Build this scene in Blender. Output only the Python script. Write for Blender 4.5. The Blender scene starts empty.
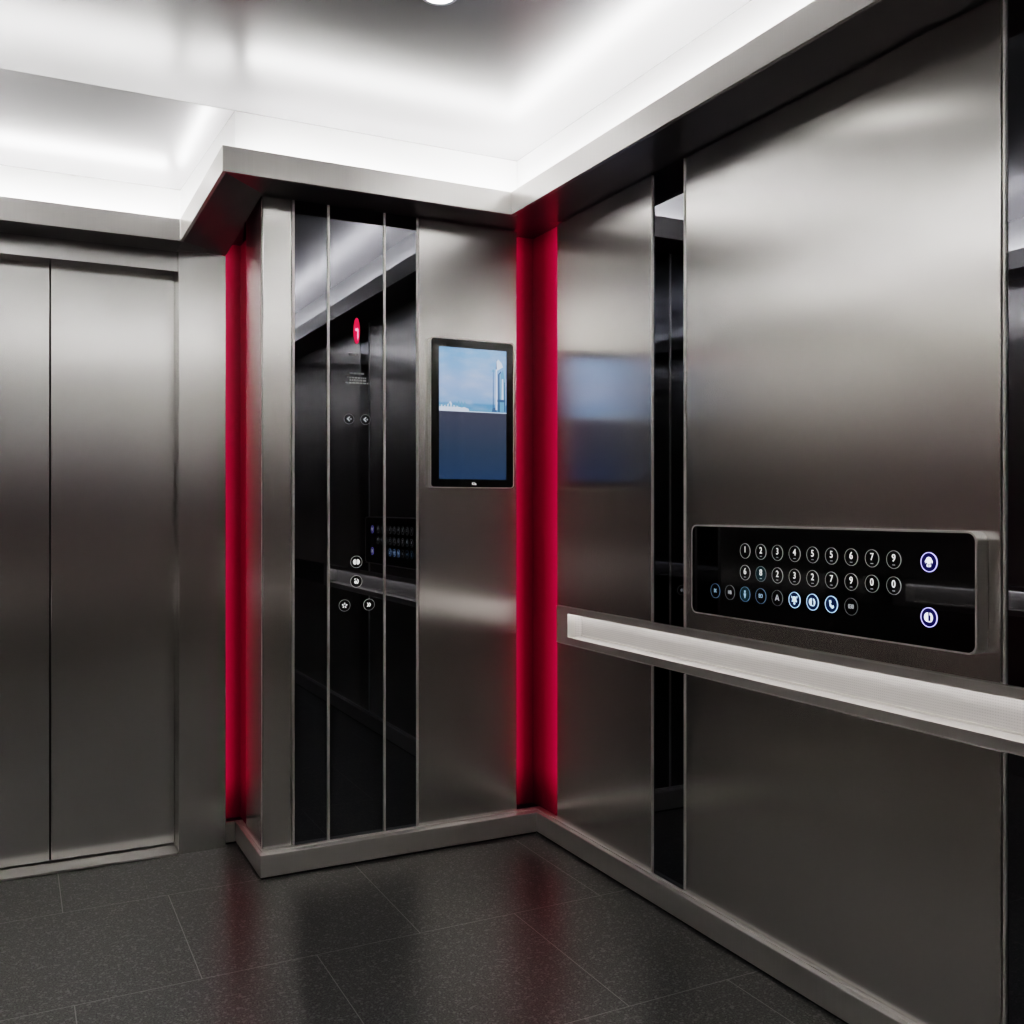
import bpy, bmesh, math, random
from mathutils import Matrix, Vector
random.seed(4)
C = bpy.context.scene.collection

# ------------------------------------------------------------------ materials
def new_mat(name):
    m = bpy.data.materials.new(name); m.use_nodes = True
    nt = m.node_tree; b = nt.nodes['Principled BSDF']
    return m, nt, b

def simple(name, col, rough=.4, metal=0., emit=None, es=0., spec=.5):
    m, nt, b = new_mat(name)
    b.inputs['Base Color'].default_value = (*col, 1)
    b.inputs['Roughness'].default_value = rough
    b.inputs['Metallic'].default_value = metal
    b.inputs['Specular IOR Level'].default_value = spec
    if emit:
        b.inputs['Emission Color'].default_value = (*emit, 1)
        b.inputs['Emission Strength'].default_value = es
    return m

def brushed(name, col, rough, aniso, grain, tangent=(1, 1, 0), stretch=(330, 330, 1.0), rvar=.025, cvar=.05, metal=1):
    """brushed sheet metal: fine grain streaks along one direction, anisotropic highlight"""
    m, nt, b = new_mat(name); N = nt.nodes; L = nt.links
    tc = N.new('ShaderNodeTexCoord'); mp = N.new('ShaderNodeMapping'); mp.inputs['Scale'].default_value = stretch
    L.new(tc.outputs['Object'], mp.inputs['Vector'])
    n1 = N.new('ShaderNodeTexNoise'); n1.inputs['Scale'].default_value = 1; n1.inputs['Detail'].default_value = 3
    L.new(mp.outputs['Vector'], n1.inputs['Vector'])
    n2 = N.new('ShaderNodeTexNoise'); n2.inputs['Scale'].default_value = 1.7; n2.inputs['Detail'].default_value = 2
    L.new(tc.outputs['Object'], n2.inputs['Vector'])
    mr = N.new('ShaderNodeMapRange'); mr.inputs['To Min'].default_value = rough - rvar; mr.inputs['To Max'].default_value = rough + rvar
    L.new(n1.outputs['Fac'], mr.inputs['Value']); L.new(mr.outputs['Result'], b.inputs['Roughness'])
    mix = N.new('ShaderNodeMix'); mix.data_type = 'RGBA'
    mix.inputs['A'].default_value = (*[c * (1 - cvar) for c in col], 1); mix.inputs['B'].default_value = (*[c * (1 + cvar) for c in col], 1)
    L.new(n1.outputs['Fac'], mix.inputs['Factor']); L.new(mix.outputs['Result'], b.inputs['Base Color'])
    b.inputs['Metallic'].default_value = metal
    b.inputs['Anisotropic'].default_value = aniso
    t = N.new('ShaderNodeCombineXYZ')
    for k in range(3): t.inputs[k].default_value = tangent[k]
    L.new(t.outputs[0], b.inputs['Tangent'])
    bp = N.new('ShaderNodeBump'); bp.inputs['Strength'].default_value = 1; bp.inputs['Distance'].default_value = WAVE
    L.new(n2.outputs['Fac'], bp.inputs['Height']); L.new(bp.outputs['Normal'], b.inputs['Normal'])
    return m

WAVE = .0012
M = {}
M['steel'] = brushed('brushed_steel', (.79, .778, .755), .25, .85, .00002)
M['door_steel'] = brushed('door_steel', (.79, .785, .77), .25, .85, .00002)
M['base_steel'] = brushed('baseboard_steel', (.80, .785, .76), .35, .3, 0, metal=.85)
M['fascia'] = brushed('satin_fascia', (.95, .935, .90), .24, .5, 0, metal=.45)
M['trim'] = brushed('polished_trim', (.95, .93, .90), .34, .5, 0, metal=.6)
M['dark_trim'] = simple('dark_gap', (.02, .02, .02), .6)
M['soffit'] = simple('dark_soffit', (.30, .29, .30), .3, .8)
M['mirror'] = simple('smoked_mirror_glass', (.125, .128, .142), .015, 1)
M['panel_glass'] = simple('black_panel_glass', (.055, .056, .06), .03, 1)
M['bezel'] = simple('screen_bezel', (.006, .006, .007), .08)
M['ceiling'] = simple('satin_white_ceiling', (.415, .412, .422), .25, .32)
M['cove'] = simple('white_cove_lining', (.86, .86, .86), .45)
M['led'] = simple('cool_white_led', (1, 1, 1), .5, 0, (1., .98, .96), 40)
M['slot_led'] = simple('slot_led', (1, 1, 1), .5, 0, (1., .965, .93), 3.3)
M['slot'] = simple('slot_lining', (.80, .78, .77), .32, .35)
def _dots(m):
    nt = m.node_tree; N = nt.nodes; L = nt.links; b = N['Principled BSDF']
    tc = N.new('ShaderNodeTexCoord'); vo = N.new('ShaderNodeTexVoronoi'); vo.inputs['Scale'].default_value = 150; vo.inputs['Randomness'].default_value = 0
    L.new(tc.outputs['Object'], vo.inputs['Vector'])
    r = N.new('ShaderNodeValToRGB'); e = r.color_ramp.elements
    e[0].position = .28; e[0].color = (.52, .505, .50, 1); e[1].position = .42; e[1].color = (.82, .80, .79, 1)
    L.new(vo.outputs['Distance'], r.inputs['Fac']); L.new(r.outputs['Color'], b.inputs['Base Color'])
_dots(M['slot'])
M['rail_steel'] = brushed('rail_steel', (.80, .78, .75), .40, .3, 0, metal=.7)
M['lamp'] = simple('downlight_lens', (1, 1, 1), .4, 0, (1., .97, .93), 11)
M['lamp_rim'] = simple('downlight_rim', (.8, .8, .8), .3, 1)
M['ring_white'] = simple('ring_white', (.6, .6, .6), .4, 0, (.85, .85, .82), .10)
M['ring_dim'] = simple('ring_dim', (.3, .3, .3), .4, 0, (.75, .8, .85), .05)
M['glyph_white'] = simple('glyph_white', (.8, .8, .8), .4, 0, (1, 1, .98), .5)
M['glyph_dim'] = simple('glyph_dim', (.4, .4, .4), .4, 0, (.8, .85, .9), .22)
M['ring_blue'] = simple('ring_blue', (.3, .4, .6), .4, 0, (.45, .68, 1), .75)
M['glyph_blue'] = simple('glyph_blue', (.4, .5, .7), .4, 0, (.6, .8, 1), .75)
M['ring_dimblue'] = simple('ring_dimblue', (.2, .3, .4), .4, 0, (.25, .45, .7), .16)
M['glyph_dimblue'] = simple('glyph_dimblue', (.3, .4, .5), .4, 0, (.4, .62, .85), .35)
M['ring_violet'] = simple('ring_violet', (.5, .5, 1), .4, 0, (.42, .38, 1), 1.3)
M['glyph_violet'] = simple('glyph_violet', (.8, .8, 1), .4, 0, (.86, .88, 1), 1.0)
M['cap'] = simple('button_cap', (.006, .006, .007), .12)
M['cap_blue'] = simple('button_cap_blue', (.006, .01, .03), .12, 0, (.02, .09, .28), .10)
M['cap_teal'] = simple('button_cap_teal', (.006, .012, .015), .12, 0, (.03, .14, .18), .09)
M['cap_violet'] = simple('button_cap_violet', (.006, .006, .03), .12, 0, (.03, .02, .4), .09)
M['print'] = simple('grey_print', (.25, .25, .25), .5, 0, (.7, .7, .7), .06)
M['ind_red'] = simple('indicator_red', (.5, .01, .04), .15, 0, (1, .005, .07), .42)
M['ind_pink'] = simple('indicator_pink', (.8, .2, .3), .2, 0, (1, .35, .45), .8)
M['aluminium'] = brushed('sill_aluminium', (.78, .76, .73), .36, .4, .00001, tangent=(1, 0, 0), stretch=(1.2, 260, 260))

# granite floor with a running-bond joint grid
def floor_mat():
    m, nt, b = new_mat('dark_granite'); N = nt.nodes; L = nt.links
    tc = N.new('ShaderNodeTexCoord'); mp = N.new('ShaderNodeMapping')
    mp.inputs['Location'].default_value = (-1.113 + 6.45, -2.15 + 6.6, 0)
    L.new(tc.outputs['Object'], mp.inputs['Vector'])
    br = N.new('ShaderNodeTexBrick'); br.offset = .5; br.offset_frequency = 2; br.squash = 1
    for k, v in (('Scale', 1), ('Mortar Size', .0014), ('Mortar Smooth', .1), ('Brick Width', .645), ('Row Height', .66)):
        br.inputs[k].default_value = v
    L.new(mp.outputs[0], br.inputs['Vector'])
    no = N.new('ShaderNodeTexNoise'); no.inputs['Scale'].default_value = 210; no.inputs['Detail'].default_value = 4; no.inputs['Roughness'].default_value = .75
    L.new(tc.outputs['Object'], no.inputs['Vector'])
    vo = N.new('ShaderNodeTexVoronoi'); vo.inputs['Scale'].default_value = 170
    L.new(tc.outputs['Object'], vo.inputs['Vector'])
    r1 = N.new('ShaderNodeValToRGB'); e = r1.color_ramp.elements
    e[0].position = .40; e[0].color = (.02, .02, .0197, 1); e[1].position = .66; e[1].color = (.185, .186, .178, 1)
    L.new(no.outputs['Fac'], r1.inputs['Fac'])
    r2 = N.new('ShaderNodeValToRGB'); e = r2.color_ramp.elements
    e[0].position = .80; e[0].color = (0, 0, 0, 1); e[1].position = .95; e[1].color = (1, 1, 1, 1)
    sep = N.new('ShaderNodeSeparateColor'); L.new(vo.outputs['Color'], sep.inputs[0]); L.new(sep.outputs[0], r2.inputs['Fac'])
    mx = N.new('ShaderNodeMix'); mx.data_type = 'RGBA'; mx.inputs['B'].default_value = (.20, .198, .19, 1)
    L.new(r2.outputs['Color'], mx.inputs['Factor']); L.new(r1.outputs['Color'], mx.inputs['A'])
    m2 = N.new('ShaderNodeMix'); m2.data_type = 'RGBA'; m2.inputs['B'].default_value = (.34, .335, .32, 1)
    L.new(br.outputs['Fac'], m2.inputs['Factor']); L.new(mx.outputs['Result'], m2.inputs['A'])
    L.new(m2.outputs['Result'], b.inputs['Base Color'])
    rr = N.new('ShaderNodeMapRange'); rr.inputs['To Min'].default_value = .24; rr.inputs['To Max'].default_value = .34
    L.new(no.outputs['Fac'], rr.inputs['Value'])
    L.new(rr.outputs['Result'], b.inputs['Roughness'])
    b.inputs['Specular IOR Level'].default_value = .5; b.inputs['IOR'].default_value = 1.75
    return m
M['floor'] = floor_mat()

def sky_mat():
    m, nt, b = new_mat('screen_sky_picture'); N = nt.nodes; L = nt.links
    tc = N.new('ShaderNodeTexCoord'); sp = N.new('ShaderNodeSeparateXYZ'); L.new(tc.outputs['Object'], sp.inputs[0])
    mr = N.new('ShaderNodeMapRange'); mr.inputs['From Min'].default_value = 0; mr.inputs['From Max'].default_value = .246
    L.new(sp.outputs['Y'], mr.inputs['Value'])
    r = N.new('ShaderNodeValToRGB'); e = r.color_ramp.elements
    e[0].position = 0; e[0].color = (.18, .38, .68, 1); e[1].position = 1; e[1].color = (.26, .50, .90, 1)
    for p, c in ((.12, (.16, .36, .68, 1)), (.15, (.31, .49, .84, 1)), (.45, (.44, .58, .92, 1)), (.7, (.34, .54, .92, 1))):
        x = e.new(p); x.color = c
    L.new(mr.outputs[0], r.inputs['Fac'])
    mp = N.new('ShaderNodeMapping'); mp.inputs['Scale'].default_value = (9, 22, 1); L.new(tc.outputs['Object'], mp.inputs[0])
    no = N.new('ShaderNodeTexNoise'); no.inputs['Scale'].default_value = 1; no.inputs['Detail'].default_value = 4; L.new(mp.outputs[0], no.inputs['Vector'])
    r2 = N.new('ShaderNodeValToRGB'); r2.color_ramp.elements[0].position = .45; r2.color_ramp.elements[1].position = .75
    L.new(no.outputs['Fac'], r2.inputs['Fac'])
    mu = N.new('ShaderNodeMath'); mu.operation = 'MULTIPLY'; mu.inputs[1].default_value = .45; L.new(r2.outputs['Color'], mu.inputs[0])
    mx = N.new('ShaderNodeMix'); mx.data_type = 'RGBA'; mx.inputs['B'].default_value = (.72, .78, .92, 1)
    L.new(mu.outputs[0], mx.inputs['Factor']); L.new(r.outputs['Color'], mx.inputs['A'])
    L.new(mx.outputs['Result'], b.inputs['Emission Color']); b.inputs['Emission Strength'].default_value = .44
    b.inputs['Base Color'].default_value = (0, 0, 0, 1); b.inputs['Roughness'].default_value = .1
    return m
M['sky'] = sky_mat()
def menu_mat():
    m, nt, b = new_mat('screen_blue_field'); N = nt.nodes; L = nt.links
    tc = N.new('ShaderNodeTexCoord'); sp = N.new('ShaderNodeSeparateXYZ'); L.new(tc.outputs['Object'], sp.inputs[0])
    mr = N.new('ShaderNodeMapRange'); mr.inputs['From Min'].default_value = 0; mr.inputs['From Max'].default_value = .261
    L.new(sp.outputs['Y'], mr.inputs['Value'])
    r = N.new('ShaderNodeValToRGB'); e = r.color_ramp.elements
    e[0].color = (.026, .052, .10, 1); e[1].color = (.058, .064, .092, 1)
    x = e.new(.45); x.color = (.034, .054, .088, 1)
    L.new(mr.outputs[0], r.inputs['Fac']); L.new(r.outputs['Color'], b.inputs['Emission Color']); b.inputs['Emission Strength'].default_value = .58
    b.inputs['Base Color'].default_value = (0, 0, 0, 1); b.inputs['Roughness'].default_value = .1
    return m
M['menu'] = menu_mat()
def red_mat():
    """red niche backing, light falloff painted into its emission: brightest along the outer edge (u = 0), fades towards top and bottom (v)"""
    m, nt, b = new_mat('red_painted_glow'); N = nt.nodes; L = nt.links
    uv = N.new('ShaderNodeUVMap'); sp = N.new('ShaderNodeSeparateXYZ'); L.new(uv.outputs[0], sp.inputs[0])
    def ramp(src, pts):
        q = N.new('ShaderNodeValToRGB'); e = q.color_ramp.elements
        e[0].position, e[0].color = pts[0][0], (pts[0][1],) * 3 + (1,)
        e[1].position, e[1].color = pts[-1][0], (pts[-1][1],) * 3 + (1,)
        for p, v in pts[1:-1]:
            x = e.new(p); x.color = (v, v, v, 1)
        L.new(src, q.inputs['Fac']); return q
    ru = ramp(sp.outputs['X'], [(0, 1.), (.07, .62), (.25, .40), (.55, .15), (1, .06)])  # falloff of hidden red LEDs painted as emission, dark towards the niche corner
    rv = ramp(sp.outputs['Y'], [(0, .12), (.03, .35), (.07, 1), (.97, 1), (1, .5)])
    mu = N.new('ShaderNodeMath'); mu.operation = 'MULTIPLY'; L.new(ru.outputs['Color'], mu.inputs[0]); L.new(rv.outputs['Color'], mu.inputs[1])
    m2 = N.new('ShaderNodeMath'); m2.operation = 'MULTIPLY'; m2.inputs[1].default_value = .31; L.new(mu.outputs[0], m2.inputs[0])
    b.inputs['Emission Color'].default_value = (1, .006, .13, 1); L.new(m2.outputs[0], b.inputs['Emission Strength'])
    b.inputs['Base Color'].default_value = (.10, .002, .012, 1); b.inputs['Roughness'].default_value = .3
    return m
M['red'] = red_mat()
M['pic_white'] = simple('picture_white', (0, 0, 0), .1, 0, (.66, .74, .90), .55)
M['pic_mid'] = simple('picture_mid_blue', (0, 0, 0), .1, 0, (.17, .35, .55), .55)
M['pic_dark'] = simple('picture_dark_blue', (0, 0, 0), .1, 0, (.055, .13, .26), .55)

# ------------------------------------------------------------------ helpers
def tag(o, label=None, cat=None, group=None, kind=None):
    if label: o['label'] = label
    if cat: o['category'] = cat
    if group: o['group'] = group
    if kind: o['kind'] = kind
    return o

def add_box(bm, x0, x1, y0, y1, z0, z1):
    v = [bm.verts.new(p) for p in ((x0, y0, z0), (x1, y0, z0), (x1, y1, z0), (x0, y1, z0), (x0, y0, z1), (x1, y0, z1), (x1, y1, z1), (x0, y1, z1))]
    for f in ((0, 3, 2, 1), (4, 5, 6, 7), (0, 1, 5, 4), (1, 2, 6, 5), (2, 3, 7, 6), (3, 0, 4, 7)):
        bm.faces.new([v[i] for i in f])

def obj(name, bm, mat, parent=None, bevel=0, smooth=False):
    me = bpy.data.meshes.new(name)
    bmesh.ops.recalc_face_normals(bm, faces=bm.faces)
    bm.to_mesh(me); bm.free()
    mats = mat if isinstance(mat, list) else [mat]
    for q in mats: me.materials.append(q)
    if smooth:
        for p in me.polygons: p.use_smooth = True
    o = bpy.data.objects.new(name, me); C.objects.link(o)
    if parent: o.parent = parent
    if bevel:
        b = o.modifiers.new('edge', 'BEVEL'); b.width = bevel; b.segments = 2; b.limit_method = 'ANGLE'
    return o

def box(name, b, mat, parent=None, bevel=0):
    bm = bmesh.new()
    for q in (b if isinstance(b[0], (tuple, list)) else [b]): add_box(bm, *q)
    return obj(name, bm, mat, parent, bevel)

def empty(name, loc=(0, 0, 0), mat=None):
    o = bpy.data.objects.new(name, None); C.objects.link(o)
    o.empty_display_size = .05
    if mat is not None: o.matrix_world = mat
    else: o.location = loc
    return o

def add_poly(bm, pts, n0, n1, mi=0):
    """prism of a polygon in the local x/y plane between depths n0 and n1"""
    lo = [bm.verts.new((x, y, n0)) for x, y in pts]; hi = [bm.verts.new((x, y, n1)) for x, y in pts]
    fs = [bm.faces.new(hi), bm.faces.new(lo[::-1])]
    k = len(pts)
    for i in range(k): fs.append(bm.faces.new((lo[i], lo[(i + 1) % k], hi[(i + 1) % k], hi[i])))
    for f in fs: f.material_index = mi
    return fs

def circle(r, n=28, cx=0, cy=0, a0=0, a1=2 * math.pi):
    full = abs(a1 - a0 - 2 * math.pi) < 1e-6
    return [(cx + r * math.cos(a0 + (a1 - a0) * i / (n if full else n - 1)), cy + r * math.sin(a0 + (a1 - a0) * i / (n if full else n - 1))) for i in range(n)]

def rrect(x0, x1, y0, y1, r, n=6):
    p = []
    for cx, cy, a in ((x1 - r, y1 - r, 0), (x0 + r, y1 - r, 90), (x0 + r, y0 + r, 180), (x1 - r, y0 + r, 270)):
        for i in range(n + 1):
            t = math.radians(a + 90 * i / n); p.append((cx + r * math.cos(t), cy + r * math.sin(t)))
    return p

def add_ring(bm, r0, r1, n0, n1, n=32):
    a = [[bm.verts.new((r * math.cos(2 * math.pi * i / n), r * math.sin(2 * math.pi * i / n), z)) for i in range(n)] for r, z in ((r0, n0), (r0, n1), (r1, n1), (r1, n0))]
    for k in range(4):
        for i in range(n):
            j = (i + 1) % n
            bm.faces.new((a[k][i], a[k][j], a[(k + 1) % 4][j], a[(k + 1) % 4][i]))

def add_frame(bm, outer, inner, n0, n1):
    k = len(outer)
    lv = [[bm.verts.new((x, y, z)) for x, y in pts] for pts, z in ((inner, n0), (inner, n1), (outer, n1), (outer, n0))]
    for q in range(4):
        for i in range(k):
            j = (i + 1) % k
            bm.faces.new((lv[q][i], lv[q][j], lv[(q + 1) % 4][j], lv[(q + 1) % 4][i]))

def text_mesh(name, s, size, mat, parent, loc, depth=.0004, bold=0, sx=1):
    cu = bpy.data.curves.new(name, 'FONT'); cu.body = s; cu.size = size; cu.align_x = 'CENTER'; cu.align_y = 'CENTER'
    cu.extrude = depth; cu.offset = bold
    t = bpy.data.objects.new(name + '_tmp', cu); C.objects.link(t)
    bpy.context.view_layer.update()
    dg = bpy.context.evaluated_depsgraph_get()
    me = bpy.data.meshes.new_from_object(t.evaluated_get(dg)); me.name = name
    bpy.data.objects.remove(t); bpy.data.curves.remove(cu)
    me.materials.clear(); me.materials.append(mat)
    o = bpy.data.objects.new(name, me); C.objects.link(o); o.parent = parent; o.location = loc; o.scale = (sx, 1, 1)
    return o

# ------------------------------------------------------------------ dimensions (metres)
XR, YF = 1.895, 3.50          # faces of the right and front cladding
XL, YB = -.55, -.62           # left and back walls
ZS, ZC = 2.41, 2.667          # soffit and ceiling heights
FX, FY, FH = 1.684, 3.320, .086
YJ, YD = 3.86, 3.965          # jamb face and door face
ZL = 2.267                    # lower soffit over the door

# ------------------------------------------------------------------ setting
tag(box('floor', (XL - .1, 2.05, YB - .1, 4.1, -.06, 0), M['floor']), kind='structure')
bm = bmesh.new(); add_box(bm, XL - .1, 2.05, YB - .1, 3.45, ZC, ZC + .05)
ceil = tag(obj('ceiling', bm, M['ceiling']), kind='structure')
bm = bmesh.new()
lo = [(XL - .1, 3.4505, ZC), (.684, 3.4505, ZC), (.558, 3.82, 2.482), (XL - .1, 3.82, 2.482)]
vs = [bm.verts.new(p) for p in lo]; vt = [bm.verts.new((x, y, z + .05)) for x, y, z in lo]
bm.faces.new(vs[::-1]); bm.faces.new(vt)
for i in range(4): bm.faces.new((vs[i], vs[(i + 1) % 4], vt[(i + 1) % 4], vt[i]))
obj('sloping_ceiling_panel', bm, M['ceiling'], ceil)
box('ceiling_seam', (XL, .684, 3.4485, 3.4515, ZC - .0012, ZC + .001), simple('seam_grey', (.18, .18, .18), .6), ceil)

tag(box('wall_right', [(1.966, 2.05, YB - .1, 4.1, 0, ZC), (1.926, 1.966, YB - .1, 4.1, 0, .76), (1.926, 1.966, YB - .1, 4.1, .94, ZC)], M['dark_trim']), kind='structure')
tag(box('wall_front', [(.812, 1.77, YF + .03, 4.1, 0, ZC), (1.77, 1.9255, 3.587, 4.1, 0, ZC)], M['dark_trim']), kind='structure')
wl = tag(box('wall_left', [(XL - .1, XL, YB - .1, 4.1, 0, .76), (XL - .1, XL, YB - .1, 4.1, .94, ZC), (XL - .1, XL - .04, YB - .1, 4.1, .76, .94)], M['steel']), kind='structure')
wb = tag(box('wall_back', (XL, 1.926, YB - .1, YB, 0, ZC), M['steel']), kind='structure')
for y0 in (.30, 2.51):
    box('black_strip', (XL + .0005, XL + .004, y0, y0 + .175, .09, ZS - .005), M['mirror'], wl)
box('black_strip', (-.1, .5, YB + .0005, YB + .004, .09, ZS - .005), M['mirror'], wb)
# front entrance wall: jambs, niche back
wd = tag(box('wall_entrance', [(.558, .731, YJ, 3.944, .0, ZL), (XL + .001, -.31, YJ, 3.944, 0, ZL), (.558, .812, 3.944, 4.1, 0, 2.40), (XL + .001, -.31, 3.944, 4.1, 0, 2.40)], M['door_steel'], bevel=.0015), kind='structure')

# baseboards
bf = tag(box('baseboard_front', [(.772, 1.868, 3.458, 3.528, .007, .086), (.772, .811, 3.528, 3.90, .007, .086), (.7315, .772, 3.886, 3.90, .007, .086)], M['base_steel'], bevel=.003), kind='structure')
box('plinth', [(.778, 1.868, 3.464, 3.528, 0, .007), (.778, .811, 3.528, 3.90, 0, .007), (.7315, .778, 3.89, 3.90, 0, .007)], M['dark_trim'], bf)
box('ledge_trim', [(.784, 1.889, 3.490, 3.4995, .086, .0895), (.784, .7895, 3.4995, 3.80, .086, .0895)], M['trim'], bf)
br_ = tag(box('baseboard_right', (1.868, 1.9255, YB + .001, 3.528, .007, .086), M['base_steel'], bevel=.003), kind='structure')
box('plinth', (1.874, 1.9255, YB + .001, 3.528, 0, .007), M['dark_trim'], br_)
box('ledge_trim', (1.885, 1.8945, YB + .001, 3.489, .086, .0895), M['trim'], br_)

# doors
d1 = tag(empty('door_1', (.124, YD, 0)), kind='structure')
def rel(b, o): return (b[0] - o[0], b[1] - o[0], b[2] - o[1], b[3] - o[1], b[4] - o[2], b[5] - o[2])
O = (.124, YD, 0)
box('door_panel', rel((-.31, .1215, YD, YD + .03, .012, 2.25), O), M['door_steel'], d1, bevel=.002)
box('door_panel', rel((.1265, .5575, YD, YD + .03, .012, 2.25), O), M['door_steel'], d1, bevel=.002)
box('door_header', rel((-.31, .5575, 3.88, YD - .003, 2.19, 2.266), O), M['door_steel'], d1, bevel=.002)
box('door_seal', rel((.1215, .1265, YD + .012, YD + .03, .012, 2.25), O), M['dark_trim'], d1)
box('door_sill', (-.31, .5575, 3.856, YD + .04, .0005, .008), M['aluminium'], bevel=.001)
tag(bpy.data.objects['door_sill'], 'pale aluminium sill strip on the floor under the two steel doors', 'door sill')

# ------------------------------------------------------------------ cornice (light troughs)
def quad_solid(name, pts, d, mat, parent, bevel=0):
    """solid from a 4-point face pushed by vector d"""
    bm = bmesh.new(); d = Vector(d)
    a = [bm.verts.new(p) for p in pts]; b = [bm.verts.new(Vector(p) + d) for p in pts]
    bm.faces.new(a); bm.faces.new(b[::-1])
    k = len(pts)
    for i in range(k): bm.faces.new((a[i], b[i], b[(i + 1) % k], a[(i + 1) % k]))
    return obj(name, bm, mat, parent, bevel)

def trim_root(n): return tag(empty('trim_%d' % n, (0, 0, ZS)), kind='structure')
Z0 = 0 - ZS
def zz(b): return [zz(q) for q in b] if isinstance(b, list) else (b[0], b[1], b[2], b[3], b[4] - ZS, b[5] - ZS)
CX, CY = 1.775, 3.45
t1 = trim_root(1)   # over the front wall
box('fascia', zz((.618, FX + .012, FY, FY + .012, ZS, ZS + FH)), M['fascia'], t1, .001)
box('soffit', zz([(.79, 1.925, FY + .013, 3.5285, ZS, ZS + .014), (1.772, 1.925, 3.5287, 3.5865, ZS, ZS + .014)]), M['soffit'], t1)
box('cove_lining', zz((.684, CX, CY, CY + .01, ZS + .015, ZC - .001)), M['cove'], t1)
t2 = trim_root(2)   # over the right wall
box('fascia', zz((FX, FX + .012, -.30, FY + .006, ZS, ZS + FH)), M['fascia'], t2, .001)
box('soffit', zz((FX + .013, 1.925, YB + .01, FY + .012, ZS, ZS + .014)), M['soffit'], t2)
box('cove_lining', zz((CX, CX + .01, YB + .01, CY - .001, ZS + .015, ZC - .001)), M['cove'], t2)
# raking return beside the door
t3 = trim_root(3)
A0, A1 = Vector((.618, FY, 0)), Vector((.543, 3.72, ZL - ZS))
up0, up1 = Vector((0, 0, FH)), Vector((0, 0, .080))
quad_solid('fascia', [A0, A1, A1 + up1, A0 + up0], (.012, .002, 0), M['fascia'], t3, .0008)
bm = bmesh.new()
P = {k: bm.verts.new(v) for k, v in dict(E0=(.630, FY + .012, 0), E1=(.555, 3.72, ZL - ZS), J0=(.555, 3.859, ZL - ZS), J1=(.7305, 3.859, ZL - ZS + .0005),
     N=(.7305, 3.943, -.085), N2=(.811, 3.943, -.075), O2=(.789, 3.785, -.008), P=(.789, 3.50, 0), O0=(.789, FY + .012, 0)).items()}
for f in (('E0', 'O0', 'P'), ('E0', 'P', 'E1'), ('E1', 'P', 'J1'), ('E1', 'J1', 'J0'), ('J1', 'P', 'O2'), ('J1', 'O2', 'N'), ('N', 'O2', 'N2')):
    bm.faces.new([P[i] for i in f])
so = obj('soffit', bm, M['soffit'], t3)
sm = so.modifiers.new('thick', 'SOLIDIFY'); sm.thickness = .006; sm.offset = 1
quad_solid('cove_lining', [(.684, CY, .012), (.558, 3.82, -.12), (.558, 3.82, 2.481 - ZS), (.684, CY, ZC - ZS - .001)], (.01, .003, 0), M['cove'], t3)
t4 = trim_root(4)   # over the door
box('fascia', zz((-.36, .543, 3.72, 3.732, ZL, ZL + .080)), M['fascia'], t4, .001)
box('soffit', zz((XL + .001, .554, 3.733, 3.943, ZL + .0005, ZL + .012)), M['soffit'], t4)
box('cove_lining', zz((XL + .001, .558, 3.82, 3.83, ZL + .013, 2.481)), M['cove'], t4)
t5 = trim_root(5)   # over the left wall
box('fascia', zz((-.36, -.348, -.30, 3.72, ZS, ZS + FH)), M['fascia'], t5, .001)
box('soffit', zz((XL + .001, -.361, -.41, 3.72, ZS, ZS + .014)), M['soffit'], t5)
box('cove_lining', zz((-.455, -.445, -.40, 3.44, ZS + .015, ZC - .001)), M['cove'], t5)
t6 = trim_root(6)   # over the back wall
box('fascia', zz((-.36, FX, -.312, -.30, ZS, ZS + FH)), M['fascia'], t6, .001)
box('soffit', zz((-.36, FX, YB + .01, -.313, ZS, ZS + .014)), M['soffit'], t6)
box('cove_lining', zz((-.445, CX, -.41, -.40, ZS + .015, ZC - .001)), M['cove'], t6)

def under(o, p):
    o.parent = p; o.matrix_parent_inverse = Matrix.Translation(-p.location)
def led(b, zs, top, p):
    """aluminium profile standing in the trough with a glowing cap"""
    cx, cy = (b[0] + b[1]) / 2, (b[2] + b[3]) / 2
    r = empty('light_strip', (cx, cy, zs)); under(r, p)
    q = (b[0] - cx, b[1] - cx, b[2] - cy, b[3] - cy)
    box('profile', (*q, .0002, top - zs - .006), M['cove'], r)
    box('glowing_cap', (*q, top - zs - .006, top - zs), M['led'], r)
ZT = ZS + .0145
led((.72, 1.735, 3.383, 3.403), ZT, 2.486, t1)
led((1.725, 1.745, -.33, 3.40), ZT, 2.486, t2)
led((-.32, .52, 3.768, 3.788), ZL + .0125, 2.340, t4)
led((-.41, -.39, -.33, 3.60), ZT, 2.486, t5)
led((-.32, 1.70, -.37, -.35), ZT, 2.486, t6)
r_ = empty('light_strip', (.60, 3.58, ZL + .1)); under(r_, t3)
e_ = Vector(r_.location)
quad_solid('profile', [Vector(p) - e_ for p in ((.654, 3.41, ZS + .01), (.668, 3.41, ZS + .01), (.575, 3.76, ZL + .015), (.561, 3.76, ZL + .015))], (0, 0, .055), M['cove'], r_)
quad_solid('glowing_cap', [Vector(p) - e_ for p in ((.654, 3.41, ZS + .065), (.668, 3.41, ZS + .065), (.575, 3.76, ZL + .070), (.561, 3.76, ZL + .070))], (0, 0, .004), M['led'], r_)

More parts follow.
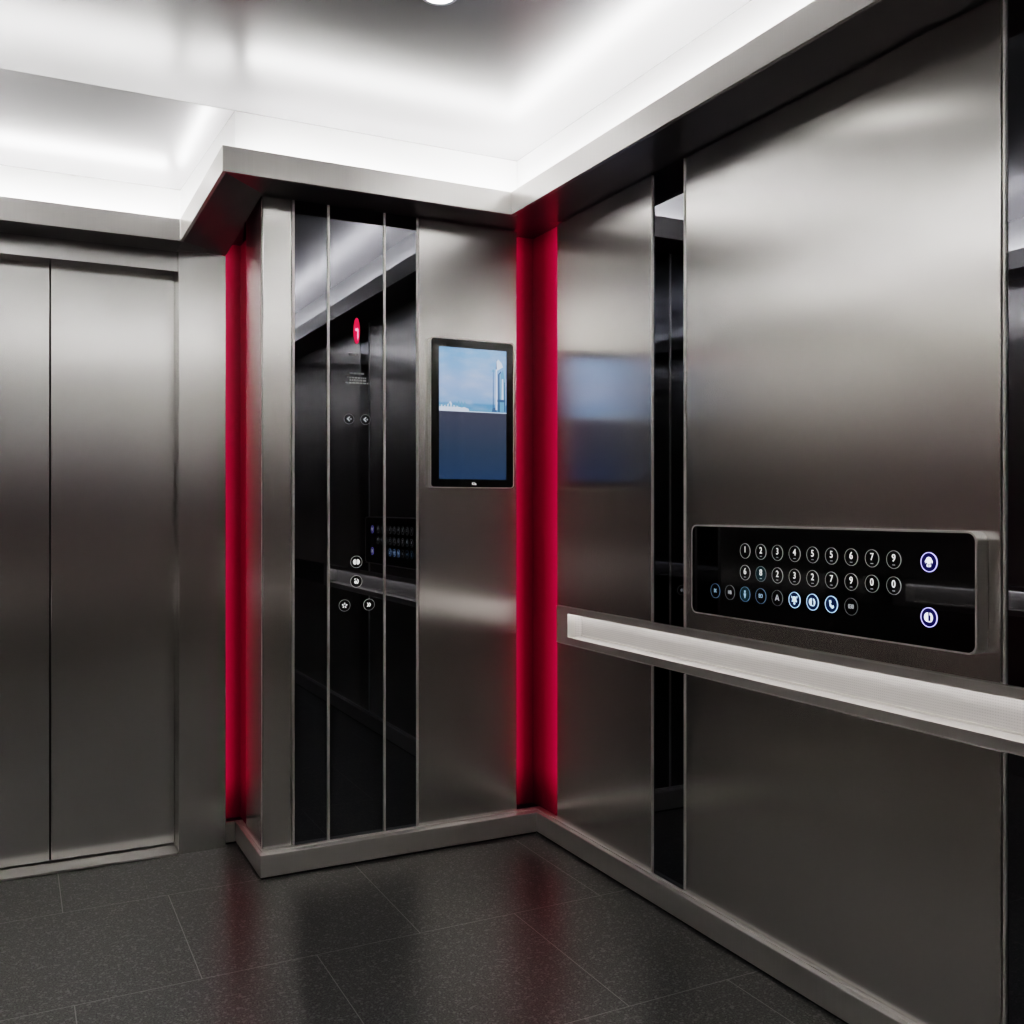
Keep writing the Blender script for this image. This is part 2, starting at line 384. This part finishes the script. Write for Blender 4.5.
# downlight recessed in the ceiling
def downlight(x, y, label):
    r = empty('ceiling_downlight', (x, y, ZC))
    tag(r, label, 'ceiling light', 'downlights in the ceiling')
    bm = bmesh.new(); add_ring(bm, .040, .050, -.004, 0); obj('rim', bm, M['lamp_rim'], r)
    bm = bmesh.new(); add_poly(bm, circle(.040), -.002, -.0005); obj('lens', bm, M['lamp'], r)
downlight(1.014, 2.424, 'small round white downlight at the top edge of the ceiling')

# ------------------------------------------------------------------ right wall cladding
RZ0, RZ1 = .090, 2.405
BZ0, BZ1 = .778, .921        # handrail band
def steel_panel(b, label, name='steel_panel', group='brushed steel panels on the right wall', mat=None):
    return tag(box(name, b, mat or M['steel'], bevel=.0018), label, 'wall panel', group)
g = .0015
Y_ = [3.342, 2.703, 2.520, 1.409, 1.224, YB + .002]
def right_col(y0, y1, what, up, low):
    for z0, z1, lab in ((BZ1 + g, RZ1, up), (RZ0, BZ0 - g, low)):
        if what == 'steel': steel_panel((XR, 1.9255, y0, y1, z0, z1), lab)
        else: tag(box('black_glass_strip', (XR + .002, 1.9255, y0, y1, z0, z1), M['mirror']), lab, 'glass strip', 'black glass strips on the right wall')
        
right_col(Y_[1] + g, Y_[0], 'steel', 'narrow brushed steel panel between red corner light and black strip, above the lit rail', 'narrow brushed steel panel beside the red corner light, below the lit rail')
right_col(Y_[2] + .008, Y_[1] - .008, 'glass', 'tall black mirror-glass strip left of the keypad panel, above the lit rail', 'black mirror-glass strip below the lit rail, left of the large steel panel')
right_col(Y_[3] + g, Y_[2] - g, 'steel', 'large brushed steel panel behind the wide keypad, above the lit rail', 'large brushed steel panel on the right wall below the lit rail')
right_col(Y_[4] + .008, Y_[3] - .014, 'glass', 'black mirror-glass strip at the right edge of the picture, above the lit rail', 'black mirror-glass strip at the right edge of the picture, below the lit rail')
for z0, z1 in ((BZ1 + g, RZ1), (RZ0, BZ0 - g)): box('steel_panel', (XR, 1.9255, Y_[5], Y_[4] - g, z0, z1), M['steel'], bpy.data.objects['wall_right'], bevel=.0018)
# polished edge trims of the glass strips
def vtrim(y0, y1, lab):
    r = empty('edge_trim', (XR, (y0 + y1) / 2, RZ0)); tag(r, lab, 'metal trim', 'polished trims beside the black glass strips')
    for z0, z1 in ((BZ1 + g, RZ1), (RZ0, BZ0 - g)):
        box('trim_bar', (-.0045, .028, y0 - (y0 + y1) / 2, y1 - (y0 + y1) / 2, z0 - RZ0, z1 - RZ0), M['trim'], r, .0032)
vtrim(Y_[1] - .0070, Y_[1] + .0005, 'thin polished vertical trim left of the middle black strip')
vtrim(Y_[2] - .0005, Y_[2] + .0070, 'thin polished vertical trim between black strip and keypad panel')
vtrim(Y_[3] - .0130, Y_[3] - .0055, 'thin polished vertical trim at the left of the rightmost black strip')

# ------------------------------------------------------------------ lit handrail recess
def lit_rail(mat, L, label, slot0=.10):
    """local x along the rail, y up, z out of the wall"""
    r = empty('lit_handrail', mat=mat)
    if label: tag(r, label, 'handrail')
    H = BZ1 - BZ0; s0, s1, d = .028, .118, .062
    bm = bmesh.new()
    add_box(bm, 0, L, .003, s0, -.030, .002); add_box(bm, 0, L, s1, H - .003, -.030, .002)
    add_box(bm, 0, slot0, s0, s1, -.030, .002); add_box(bm, L - slot0, L, s0, s1, -.030, .002)
    obj('face_plate', bm, M['rail_steel'], r)
    for y in (.0002, H - .0028): box('edge_strip', (0, L, y, y + .0026, -.030, .0035), M['trim'], r)
    bm = bmesh.new(); i0, i1 = slot0, L - slot0
    add_box(bm, i0, i1, s0, s1, -d - .004, -d)
    add_box(bm, i0, i1, s0 - .004, s0, -d, -.030); add_box(bm, i0, i1, s1, s1 + .004, -d, -.030)
    add_box(bm, i0 - .004, i0, s0, s1, -d, -.030); add_box(bm, i1, i1 + .004, s0, s1, -d, -.030)
    obj('slot_lining', bm, M['slot'], r)
    bm = bmesh.new(); add_box(bm, i0 + .002, i1 - .002, s0 + .001, s0 + .006, -d + .002, -d + .006); obj('ledge_lip', bm, M['trim'], r)
    bm = bmesh.new(); add_box(bm, i0 + .002, i1 - .002, s1 - .005, s1 - .0005, -.040, -.026); obj('light_strip', bm, M['slot_led'], r)
    return r
RMAT = Matrix(((0, 0, -1, XR), (-1, 0, 0, 3.342), (0, 1, 0, BZ0), (0, 0, 0, 1)))
lit_rail(RMAT, 3.342 - .45, 'long white-lit recessed handrail slot in a steel band along the right wall', .085)
LMAT = Matrix(((0, 0, 1, XL + .031), (1, 0, 0, .45), (0, 1, 0, BZ0), (0, 0, 0, 1)))
lit_rail(LMAT, 3.80 - .45, None, .085).parent = wl

# ------------------------------------------------------------------ front wall cladding
cp = tag(box('corner_steel_panel', [(.79, .8935, YF, YF + .0295, RZ0, 2.405), (.79, .8115, YF + .0295, 3.78, RZ0, 2.398)], M['steel'], bevel=.004),
         'bent brushed steel corner panel between left red light and black glass column', 'wall panel', 'brushed steel panels on the front wall')
box('corner_bead', (.7885, .7905, 3.512, 3.516, RZ0, 2.395), M['trim'], cp)
steel_panel((1.381, 1.800, YF, YF + .0295, RZ0, 2.405), 'brushed steel panel behind the wall screen, beside the red corner light', group='brushed steel panels on the front wall')

# red corner lights
def red_light(path, us, z0, z1, d, label, bars):
    """folded red niche backing seen from above as a path of (x, y) points, painted-glow coordinate u at each point"""
    r = empty('red_corner_light', (path[1][0], path[1][1], z0)); tag(r, label, 'light', 'red corner lights')
    bm = bmesh.new(); uvl = bm.loops.layers.uv.new('UVMap')
    P0 = Vector((path[1][0], path[1][1]))
    back = [(x + dx, y + dy) for (x, y), (dx, dy) in zip(path, d)]
    ring = list(path) + back[::-1]; uu = list(us) + list(us)[::-1]
    def V(p, z): return bm.verts.new((p[0] - P0.x, p[1] - P0.y, z))
    lo = [V(p, 0) for p in ring]; hi = [V(p, z1 - z0) for p in ring]; n = len(ring)
    for i in range(n):
        j = (i + 1) % n
        f = bm.faces.new((lo[i], lo[j], hi[j], hi[i]))
        for l, c in zip(f.loops, ((uu[i], 0), (uu[j], 0), (uu[j], 1), (uu[i], 1))): l[uvl].uv = c
    obj('niche_backing', bm, M['red'], r)
    for q in bars:
        box('edge_profile', (q[0] - P0.x, q[1] - P0.x, q[2] - P0.y, q[3] - P0.y, 0, z1 - z0), M['dark_trim'], r)
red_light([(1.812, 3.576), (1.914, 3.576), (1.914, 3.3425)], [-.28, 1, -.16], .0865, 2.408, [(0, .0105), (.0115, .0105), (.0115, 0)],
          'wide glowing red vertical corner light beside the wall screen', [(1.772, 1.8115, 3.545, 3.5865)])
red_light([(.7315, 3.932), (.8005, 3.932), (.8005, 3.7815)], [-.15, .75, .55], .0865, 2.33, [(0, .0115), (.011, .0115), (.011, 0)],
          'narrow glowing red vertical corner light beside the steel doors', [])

# ------------------------------------------------------------------ icons
def icon(bm, kind, s=1.):
    n0, n1 = .0003, .0007
    def P(pts): add_poly(bm, [(x * s, y * s) for x, y in pts], n0, n1)
    if kind == 'chevrons':
        for dx in (-.004, .002): P([(dx - .003, .006), (dx, .006), (dx + .004, 0), (dx, -.006), (dx - .003, -.006), (dx + .001, 0)])
    elif kind == 'open':
        P(circle(.0080, 12, -.0024, 0, math.pi / 2, 3 * math.pi / 2)); P(circle(.0080, 12, .0024, 0, -math.pi / 2, math.pi / 2))
        P([(-.0006, -.006), (.0006, -.006), (.0006, .006), (-.0006, .006)])
    elif kind == 'curl':
        P(circle(.0045, 16, -.002, -.002)); P([(.0005, .008), (.005, .006), (.007, 0), (.005, -.006), (.001, -.008), (.0035, -.003), (.0045, 0), (.003, .004)])
        P([(-.006, .008), (-.001, .0085), (-.003, .0055), (-.006, .004)])
    elif kind == 'fan':
        for k in range(5):
            a = math.pi / 2 + math.pi * .4 * k; c, q = math.cos(a), math.sin(a)
            P([(x * c - y * q, x * q + y * c) for x, y in ((.0025, -.0008), (.007, -.0026), (.009, 0), (.007, .0018), (.0025, .0008))])
    elif kind == 'arrow':
        P([(-.009, 0), (.001, .009), (.004, .006), (-.002, 0), (.004, -.006), (.001, -.009)]); P(circle(.0025, 10, .0065, 0))
    elif kind == 'bell':
        P([(-.008, -.004), (.008, -.004), (.006, .001), (.0055, .005), (.003, .008), (-.003, .008), (-.0055, .005), (-.006, .001)]); P(circle(.0028, 10, 0, -.0072))
        P([(.0055, .007), (.009, .010), (.0085, .004)]); P([(-.0055, .007), (-.009, .009), (-.0085, .003)])
    elif kind == 'head':
        P(circle(.0062, 18, 0, .003)); P([(-.0045, -.0042), (-.001, -.0042), (-.001, -.009), (-.0045, -.0075)]); P([(.001, -.0042), (.0045, -.0042), (.0045, -.0075), (.001, -.009)])
        P([(-.0085, .001), (-.0066, .004), (-.0066, -.003)]); P([(.0085, .001), (.0066, .004), (.0066, -.003)])
    elif kind == 'door':
        P(circle(.0085, 12, -.0016, 0, math.pi / 2, 3 * math.pi / 2)); P([(.002, .0085), (.006, .0065), (.0085, .002), (.0085, -.002), (.0065, -.0065), (.004, -.0085), (.004, .0035), (.002, .0035)])
        P([(-.001, -.0085), (.003, -.0085), (.003, -.0065), (-.001, -.0065)])
    elif kind == 'phone':
        P([(-.006, .008), (-.001, .009), (.001, .004), (-.002, .002), (.002, -.003), (.006, -.001), (.008, -.006), (.003, -.009), (-.004, -.004)])
    elif kind == 'person':
        P(circle(.0032, 12, 0, .006)); P([(-.004, .002), (.004, .002), (.003, -.004), (.001, -.009), (-.001, -.009), (-.003, -.004)])
    elif kind == 'triangle':
        P([(-.007, -.006), (-.0045, -.006), (.0005, .005), (-.001, .008)]); P([(.0005, .005), (.0045, -.006), (.007, -.006), (.0015, .008)]); P([(-.003, -.003), (.003, -.003), (.0025, -.001), (-.0025, -.001)])

STY = {'white': ('ring_white', 'glyph_white', 'cap'), 'teal': ('ring_dim', 'glyph_white', 'cap_teal'), 'dim': ('ring_dim', 'glyph_dim', 'cap'),
       'dimblue': ('ring_dimblue', 'glyph_dimblue', 'cap'), 'dimteal': ('ring_dimblue', 'glyph_dimblue', 'cap_teal'),
       'blue': ('ring_blue', 'glyph_blue', 'cap_blue'), 'violet': ('ring_violet', 'glyph_violet', 'cap_violet'), 'bright': ('ring_white', 'glyph_white', 'cap')}
_meshes = {}
def button(parent, x, y, n, glyph, style, R=.0215, label=None):
    rk, gk, ck = STY[style]; w = .0010 if style in ('white', 'teal', 'dim', 'dimblue', 'dimteal') else .0014
    bm = bmesh.new(); add_poly(bm, circle(R - w, 32), 0, .0012)
    b = obj('button', bm, M[ck], parent); b.location = (x, y, n)
    if label: b['label'] = label
    bm = bmesh.new(); add_ring(bm, R - w, R, 0, .0018); obj('button_ring', bm, M[rk], b)
    if glyph.startswith('#'):
        bm = bmesh.new(); icon(bm, glyph[1:], R / .0175); o = obj('button_icon', bm, M[gk], b); o.location.z = .0012
    else:
        small = len(glyph) > 1
        text_mesh('button_digit', glyph, .0155 if small else .025, M[gk], b, (0, 0 if small else .0032, .0016), bold=.00015, sx=.8 if small else .92)
        if not small:
            bm = bmesh.new()
            for k in range(3 if glyph != '1' else 0): add_poly(bm, circle(.0011, 8, -.003 + .003 * k, -.0125), 0, .0006)
            if len(bm.faces): obj('braille_dots', bm, M['glyph_dim'], b).location.z = .0012
            else: bm.free()
    return b

# ------------------------------------------------------------------ wide keypad panel on the right wall
PM = Matrix(((0, 0, -1, XR), (-1, 0, 0, 2.441), (0, 1, 0, .980), (0, 0, 0, 1)))
W, H = 2.441 - 1.440, .269
kp = empty('keypad_panel', mat=PM)
tag(kp, 'wide black glass keypad panel with glowing round buttons on the right wall', 'control panel')
outer = rrect(0, W, 0, H, .022, 8); inner = rrect(.0042, W - .0042, .0042, H - .0042, .019, 8)
bm = bmesh.new(); add_poly(bm, outer, .0008, .034); obj('housing', bm, M['base_steel'], kp)
bm = bmesh.new(); add_frame(bm, outer, inner, .0345, .0378); obj('frame', bm, M['trim'], kp)
bm = bmesh.new(); add_poly(bm, inner, .0345, .0365); obj('glass_face', bm, M['panel_glass'], kp)
def kx(y): return 2.441 - y
def kz(z): return z - .980
rows = [(1.178, 2.193, ['1', '2', '3', '4', '5', '5', '6', '7', '9'], ['white'] * 9),
        (1.1165, 2.193, ['6', '8', '2', '3', '2', '7', '9', '0', '0'], ['white', 'teal'] + ['white'] * 7),
        (1.055, 2.3255, ['IX', 'HB', '#person', 'EO', '#triangle', '#bell', '#door', '#phone', '030'], ['dimblue', 'dim', 'dimteal', 'dimblue', 'dim', 'blue', 'blue', 'blue', 'dim'])]
for z, y0, gl, st in rows:
    for k, (q, s) in enumerate(zip(gl, st)):
        button(kp, kx(y0 - .0661 * k), kz(z), .0365, q, s)
button(kp, kx(1.564), kz(1.177), .0365, '#head', 'violet', .0225, 'bright violet-blue ringed button above the reflected bar')
button(kp, kx(1.564), kz(1.0515), .0365, '#door', 'violet', .0225, 'bright violet-blue ringed button near the lower right corner')

# ------------------------------------------------------------------ black glass operating column on the front wall
FM = Matrix(((1, 0, 0, .8945), (0, 0, -1, YF), (0, 1, 0, RZ0), (0, 0, 0, 1)))
oc = empty('operating_column', mat=FM)
tag(oc, 'tall black mirror-glass operating column of three panes with polished strips', 'control column')
def fx(x): return x - .8945
def fz(z): return z - RZ0
HC = 2.405 - RZ0
edges = [.8945, 1.0285, 1.2435, 1.3795]
for a, b in zip(edges[:-1], edges[1:]):
    box('glass_pane', (fx(a) + .006, fx(b) - .006, 0, HC, -.0295, -.002), M['mirror'], oc)
for i, e in enumerate(edges):
    w = .0045
    c = min(max(e, edges[0] + w + .0005), edges[-1] - w - .0005) if i in (0, 3) else e
    box('polished_strip', (fx(c) - w, fx(c) + w, 0, HC, -.0295, .001), M['trim'], oc, .001)
button(oc, fx(1.106), fz(1.628), -.002, '#arrow', 'dim', .019)
button(oc, fx(1.169), fz(1.628), -.002, '#arrow', 'dim', .019)
button(oc, fx(1.134), fz(1.101), -.002, '#open', 'bright', .0225)
button(oc, fx(1.134), fz(1.029), -.002, '#curl', 'bright', .0225)
button(oc, fx(1.089), fz(.942), -.002, '#fan', 'white', .0215)
button(oc, fx(1.183), fz(.941), -.002, '#chevrons', 'white', .0215)
bm = bmesh.new(); add_poly(bm, [(.0115 * math.cos(a), .048 * math.sin(a)) for a in [2 * math.pi * i / 28 for i in range(28)]], 0, .004)
li = obj('indicator_lens', bm, M['ind_red'], oc); li.location = (fx(1.135), fz(1.954), -.002); li['label'] = 'red lit oval indicator'
bm = bmesh.new()
add_poly(bm, circle(.0055, 12, -.001, .004), .004, .0045); add_poly(bm, [(.002, .012), (.006, .006), (.0065, -.022), (.003, -.036), (.001, -.020)], .004, .0045)
obj('indicator_digit', bm, M['ind_pink'], li)
bm = bmesh.new()
for z, x0, x1, h, seed in ((1.866, 1.105, 1.136, .007, 1), (1.797, 1.108, 1.168, .006, 2), (1.781, 1.098, 1.172, .005, 3), (1.772, 1.108, 1.172, .007, 4), (1.762, 1.093, 1.184, .005, 5)):
    rnd = random.Random(seed); x = x0
    while x < x1 - .002:
        w = min(rnd.uniform(.004, .013), x1 - x)
        add_poly(bm, [(fx(x), fz(z - h / 2)), (fx(x + w), fz(z - h / 2)), (fx(x + w), fz(z + h / 2)), (fx(x), fz(z + h / 2))], -.002, -.0014); x += w + .0025
obj('printed_notice', bm, M['print'], oc)

# ------------------------------------------------------------------ wall screen
SM = Matrix(((1, 0, 0, 1.418), (0, 0, -1, YF), (0, 1, 0, 1.378), (0, 0, 0, 1)))
sc = empty('wall_screen', mat=SM)
tag(sc, 'portrait black-framed display screen showing a blue sky and tower on the front wall', 'screen')
SW, SH = .355, .574
o_ = rrect(0, SW, 0, SH, .014, 6); i_ = rrect(.003, SW - .003, .003, SH - .003, .0115, 6)
bm = bmesh.new(); add_poly(bm, o_, .0008, .024); obj('housing', bm, M['base_steel'], sc)
bm = bmesh.new(); add_frame(bm, o_, i_, .0242, .0262); obj('frame', bm, M['trim'], sc)
bm = bmesh.new(); add_poly(bm, i_, .0242, .0255); obj('bezel', bm, M['bezel'], sc)
dp = empty('display', (.035, .033, .0256)); dp.parent = sc
DW, DZ, DT = .287, .261, .507
bm = bmesh.new(); add_poly(bm, [(0, 0), (DW, 0), (DW, DZ), (0, DZ)], 0, .0006); obj('blue_menu_field', bm, M['menu'], dp)
bm = bmesh.new(); add_poly(bm, [(0, 0), (DW, 0), (DW, DT - DZ), (0, DT - DZ)], 0, .0006); pic = obj('sky_picture', bm, M['sky'], dp); pic.location.y = DZ
bm = bmesh.new()
def pp(pts, mi, n=.0007): add_poly(bm, [(x * DW, DZ + y * (DT - DZ)) for x, y in pts], n, n + .0001, mi)
pp([(0, 0), (1, 0), (1, .012), (0, .012)], 0)
pp([(0, .012), (.44, .012), (.43, .05), (.36, .075), (.33, .06), (.28, .085), (.2, .10), (.16, .16), (.13, .11), (.08, .09), (0, .10)], 0)
for k in range(9):
    x = .0 + .045 * k; h = .10 + .05 * random.random()
    pp([(x, .07), (x + .028, .07), (x + .026, h), (x + .008, h + .03)], 1, .00085)
pp([(.44, .012), (.78, .012), (.78, .05), (.44, .04)], 1, .0009)
pp([(.78, .02), (.85, .02), (.85, .06), (.83, .09), (.79, .08)], 2, .001)
pp([(.793, .05), (.806, .05), (.803, .66), (.797, .66)], 2, .001); pp([(.775, .66), (.825, .66), (.80, .70)], 1, .00105)
pp([(.835, .05), (.86, .05), (.858, .68), (.845, .74), (.837, .68)], 0, .0011)
pp([(.838, .70), (.852, .70), (.847, .88)], 2, .0012)
pp([(.87, .02), (.90, .02), (.895, .62), (.92, .65), (.92, .68), (.872, .62)], 2, .0012)
pp([(.90, .03), (.985, .03), (.975, .55), (.95, .70), (.91, .62)], 1, .001); pp([(.925, .2), (.955, .2), (.952, .55), (.93, .55)], 0, .0011)
pp([(.86, .18), (.985, .18), (.985, .22), (.86, .22)], 2, .0013); pp([(.965, .03), (.985, .03), (.98, .5), (.968, .5)], 2, .0012)
pp([(.84, .74), (.86, .68), (.95, .74), (.93, .80), (.88, .86), (.85, .83)], 0, .00075)
obj('tower_picture', bm, [M['pic_white'], M['pic_mid'], M['pic_dark']], dp)
text_mesh('logo', 'KIa', .0145, M['glyph_white'], sc, (SW / 2 + .005, .016, .0257), bold=.0003)

# ------------------------------------------------------------------ light and camera
w = bpy.data.worlds.new('world'); bpy.context.scene.world = w; w.use_nodes = True
w.node_tree.nodes['Background'].inputs[0].default_value = (0, 0, 0, 1)
cam = bpy.data.cameras.new('camera'); co = bpy.data.objects.new('camera', cam); C.objects.link(co)
cam.sensor_width = 36; cam.lens = 984 / 1024 * 36; cam.clip_start = .01
cam.shift_y = -(512 - 508) / 1024
a = math.atan(500 / 984)
co.location = (0, 0, 1.30); co.rotation_euler = (math.pi / 2, 0, -a)
s = bpy.context.scene; s.camera = co
s.view_settings.view_transform = 'Filmic'; s.view_settings.look = 'High Contrast'
s.view_settings.exposure = .8
s.cycles.max_bounces = 16; s.cycles.glossy_bounces = 10; s.cycles.diffuse_bounces = 5
s.cycles.sample_clamp_indirect = 6
s.cycles.use_denoising = True
